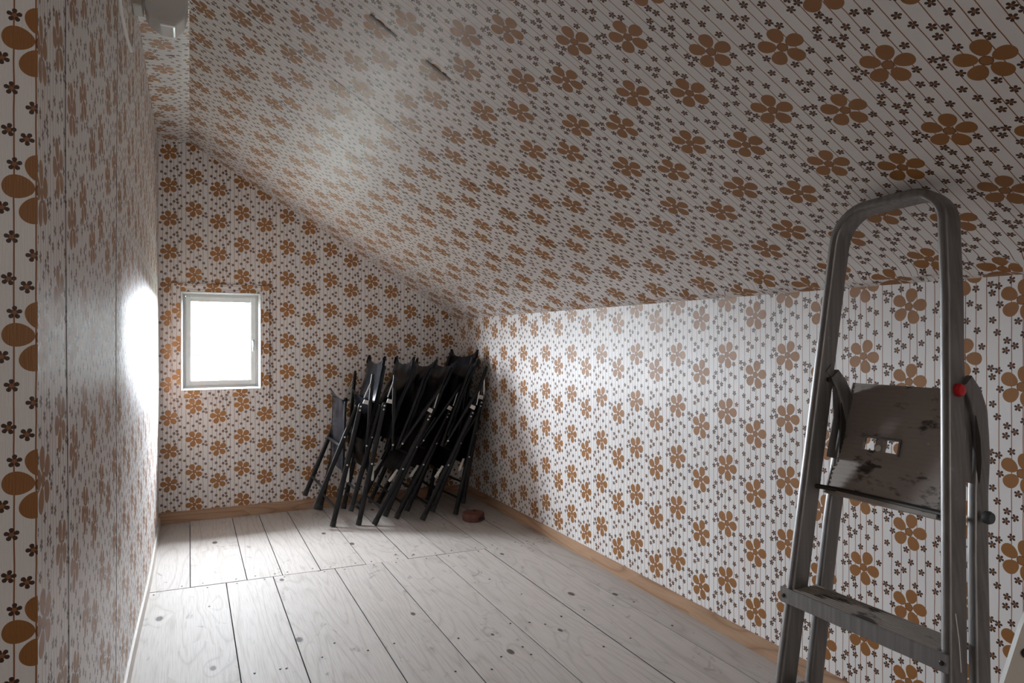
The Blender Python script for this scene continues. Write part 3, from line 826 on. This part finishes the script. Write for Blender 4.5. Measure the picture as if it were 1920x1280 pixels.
# platform, flipped up
def pq(u, w, off=0.):      # u 0..1 from right (low y) to left, w 0..1 bottom to top
    yb0, yt0 = .948, .978; yb1, yt1 = 1.236, 1.232
    y = (yb0 + (yt0 - yb0) * w) * (1 - u) + (yb1 + (yt1 - yb1) * w) * u
    return Vector((1.477 + .096 * w, y, .822 + .267 * w)) + Vector((-.267, 0, .096)).normalized() * off
def pbox(u0, u1, w0, w1, t0=-.010, t1=.0):
    m = MB(); m.hexa([pq(u0, w0, t1), pq(u1, w0, t1), pq(u1, w0, t0), pq(u0, w0, t0), pq(u0, w1, t1), pq(u1, w1, t1), pq(u1, w1, t0), pq(u0, w1, t0)]); return m
holes_u = ((.405, .545), (.63, .75)); w0, w1 = .405, .515
cells = MB()
def add(m): 
    n = len(cells.v); cells.v += m.v; cells.f += [tuple(i + n for i in f) for f in m.f]; cells.uv += m.uv
add(pbox(0, 1, 0, w0)); add(pbox(0, 1, w1, 1)); add(pbox(0, holes_u[0][0], w0, w1)); add(pbox(holes_u[0][1], holes_u[1][0], w0, w1)); add(pbox(holes_u[1][1], 1, w0, w1))
pf = lp(cells, 'platform', M_tread)
for k in range(24):
    w = .03 + .94 * k / 23
    if w0 - .01 < w < w1 + .01:
        for a_, b_ in ((.01, holes_u[0][0]), (holes_u[0][1], holes_u[1][0]), (holes_u[1][1], .99)): lp(pbox(a_, b_, w, w + .014, -.001, .0014), 'rib', M_tread, pf)
    else: lp(pbox(.01, .99, w, w + .014, -.001, .0014), 'rib', M_tread, pf)
rim = MB()
def add2(m):
    n = len(rim.v); rim.v += m.v; rim.f += [tuple(i + n for i in f) for f in m.f]; rim.uv += m.uv
for a_, b_, c_, d_ in ((.385, .77, w1, w1 + .018), (.385, .403, w0 - .02, w1)): add2(pbox(a_, b_, c_, d_, 0, .004))
lp(rim, 'handle_rim', M_alu, pf)
lp(MB().lathe([(.008, 0), (.008, .002)], 16, Matrix.Translation(pq(.588, .43, .0012)) @ Matrix.Rotation(R(-70), 4, 'Y')), 'rivet', M_rivet, pf)
lp(pbox(-.005, 1.005, -.045, .0, -.012, .010), 'platform_lip', M_tread, pf)
lp(pbox(-.012, .0, -.03, 1., -.03, .002), 'side_flange', M_alu, pf); lp(pbox(1., 1.012, -.03, 1., -.03, .002), 'side_flange', M_alu, pf)
lp(MB().sweep([(lx(.83), yr(.83), .830), (1.470, yr(.83) + .05, .826), (1.472, 1.20, .826), (lx(.83), yl(.83), .832)], .006, .006, (0, 0, 1), n=8), 'hinge_rod', M_steel, smooth=True)
# rear legs, curving up to the pivots
for side, y0, y1 in ((0, 1.232, 1.236), (1, .790, .905)):
    pts = []
    for X_, z in ((1.372, .0), (1.412, .25), (1.452, .5), (1.492, .74), (1.520, .88), (1.540, .95), (1.546, 1.0), (1.541, 1.045), (1.523, 1.085), (1.500, 1.115)):
        y = y0 + (y1 - y0) * min(1, z / 1.0) + (0 if side == 0 else -.0); pts.append((X_, y, z))
    rl = lp(MB().sweep(pts, .011, .024, (1, 0, -.17), n=16, power=4.5, scale=[1, 1, 1, 1, 1, 1, 1, 1, .9, .7]), 'rear_leg', M_alu, smooth=True)
    lp(MB().sweep([pts[0], (1.379, pts[0][1], .045)], .014, .027, (1, 0, -.17), n=16, power=5.), 'foot_cap', M_rubber, rl, smooth=True)
    sd = -1
    # long pressed slot with a raised rim in the curved bracket
    sl = [(1.505, pts[4][1] - .0125, .86), (1.518, pts[5][1] - .0125, .93), (1.522, pts[6][1] - .0125, .99), (1.514, pts[7][1] - .0125, 1.04)]
    lp(MB().sweep(sl, .0012, .009, (1, 0, -.1), n=10, scale=[.2, 1, 1, .2]), 'pressed_slot', M_dark, rl)
    br = [(lx(z) + d, y0 + (y1 - y0) * z + .0, z) for z, d in ((1.13, .0), (1.10, .035), (1.0, .052), (.90, .045))]
    lp(MB().sweep(br, .003, .014, (1, 0, -.17), n=8), 'bracket_arm', M_alu, rl, smooth=True)
cap = MB().lathe([(.0135, 0), (.0145, .006), (.012, .012), (.004, .014)], 20, Matrix.Translation((lx(1.095) - .004, yr(1.095) - .012, 1.095)) @ Matrix.Rotation(R(90), 4, 'X') )
lp(cap, 'red_pivot_cap', M_red, smooth=True)['label'] = 'round red plastic pivot cap'
lp(MB().lathe([(.006, 0), (.006, .004)], 12, Matrix.Translation((lx(1.10) + .005, yl(1.10) - .0125, 1.10)) @ Matrix.Rotation(R(90), 4, 'X')), 'pivot_bolt', M_steel, smooth=True)
lp(MB().lathe([(.013, 0), (.014, .008), (.011, .014)], 20, Matrix.Translation((1.500, .865, .832)) @ Matrix.Rotation(R(90), 4, 'X')), 'grey_knob', M_grey, smooth=True)
st_ = [(lx(.66) - .02, yr(.66) - .016, .655), (lx(.6) - .012, yr(.6) - .018, .60), (lx(.55) - .006, yr(.55) - .0175, .545)]
lp(MB().sweep(st_, .0008, .0008, (0, 1, 0), n=6), 'string', M_wire)

# ================================================================== WALL LAMP + CABLE
LY = 2.86; LX = leftx(LY, 2.4)
lamp = empty('wall_lamp', (LX, LY, 2.462)); tag(lamp, 'grey white glass wall lamp high on the papered left wall', 'lamp')
m = MB().cham(0, -.050, -.05, .036, .050, .05, .004); m.build('lamp_base', M_lampbase, lamp)
prof = [(.040, -.050), (.054, -.082), (.090, -.104), (.145, -.106), (.172, -.075), (.185, -.020), (.185, .10), (.17, .12), (.040, .12)]
m = MB().prism([(x_, z_) for x_, z_ in prof], -.060, .060)
sh = m.build('lamp_shade', M_lamp, lamp, fix=True)
bv = sh.modifiers.new('Bevel', 'BEVEL'); bv.width = .010; bv.segments = 3; bv.limit_method = 'ANGLE'; bv.angle_limit = R(25)
MB().cham(.092, -.062, -.110, .143, -.050, -.104, .001).build('lamp_glint_strip', M_white, lamp)  # white strip painted in for the window's reflection along the lamp's lower edge
pts = [(2.45, 2.42), (2.50, 2.285), (2.60, 2.27), (2.74, 2.27), (2.88, 2.285), (2.955, 2.292), (2.995, 2.305)]
def onx(x, y, X):
    fwx, fwy, rx_, ry_ = math.sin(YAW), math.cos(YAW), math.cos(YAW), -math.sin(YAW)
    a = (x - 960) / 1280; dx, dy, dz = fwx + rx_ * a, fwy + ry_ * a, (638 - y) / 1280; t_ = X / dx
    return (X, dy * t_, CAMH + dz * t_)
cp = [onx(x_, y_, X_) for x_, y_, X_ in ((217, -60, -.168), (222, -25, -.164), (225, 0, -.162), (228, 25, -.162), (233, 50, -.162), (240, 78, -.164), (246, 96, -.167))]
tag(MB().sweep(cp, .0045, .0045, (1, 0, 0), n=8).build('cable', M_wire, smooth=True), 'short loose white cable end hanging on the left wall beside the lamp', 'cable')
hole = onx(247, 75, -.19)
MB().sweep([(leftx(hole[1], hole[2]) + .0005, hole[1], hole[2] - .02), (leftx(hole[1], hole[2]) + .001, hole[1], hole[2] + .02)], .012, .0008, (1, 0, 0), n=8).build('hole', M_dark, wl)
# chips and pin holes in the left wall's paper
for y_, z_ in ((1.62, .64), (2.0, .92), (3.0, .98), (2.9, .35), (3.2, .62), (2.5, .22), (3.6, .3), (3.7, 1.0), (3.9, 1.7)):
    X_ = leftx(y_, z_)
    MB().sweep([(X_ + .0006, y_, z_ - .005), (X_ + .0006, y_ + .003, z_), (X_ + .0006, y_, z_ + .005)], .005, .0006, (1, 0, 0), n=6, scale=[.3, 1, .4]).build('paper_chip', M_dark, wl)

# ================================================================== WHITE PANEL AT LOWER RIGHT
def cam_pt(x, y, d):
    a = (x - 960) / 1280 * d
    return Vector((math.sin(YAW) * d + math.cos(YAW) * a, math.cos(YAW) * d - math.sin(YAW) * a, CAMH + (638 - y) / 1280 * d))
p0 = cam_pt(1882, 1280, .62); p1 = cam_pt(1924, 1150, .62)
ax = Vector((math.cos(YAW), -math.sin(YAW), 0)); ay = Vector((math.sin(YAW), math.cos(YAW), 0))
bl = p0 + (p0 - p1) / (p0.z - p1.z) * (0 - p0.z) * 1.0
out = [bl, p0, p0 + (p1 - p0) * .8, p1 + ax * .004 + Vector((0, 0, .006)), p1 + ax * .02 + Vector((0, 0, .02)), p1 + ax * .22 + Vector((0, 0, .03)), Vector((p1.x, p1.y, 0)) + ax * .40]
out[0].z = 0
m = MB(); n = len(out); m.v = [tuple(q) for q in out] + [tuple(q + ay * .005) for q in out]
m.face(range(n)); m.face(range(2 * n - 1, n - 1, -1))
for i in range(n): m.face((i, n + i, n + (i + 1) % n, (i + 1) % n))
base_ = Vector((out[0].x, out[0].y, 0)); m.v = [tuple(Vector(q) - base_) for q in m.v]
pn = m.build('plastic_panel', M_panel, fix=True); pn.location = base_
tag(pn, 'off-white plastic panel with a black hole, cut off at the lower right edge', 'panel')
hp_ = cam_pt(1925, 1224, .619) - base_
MB().lathe([(.0045, 0), (.0045, .001)], 20, Matrix.Translation(hp_) @ Matrix.Rotation(-YAW, 4, 'Z') @ Matrix.Rotation(R(90), 4, 'X')).build('black_hole', M_dark, pn)
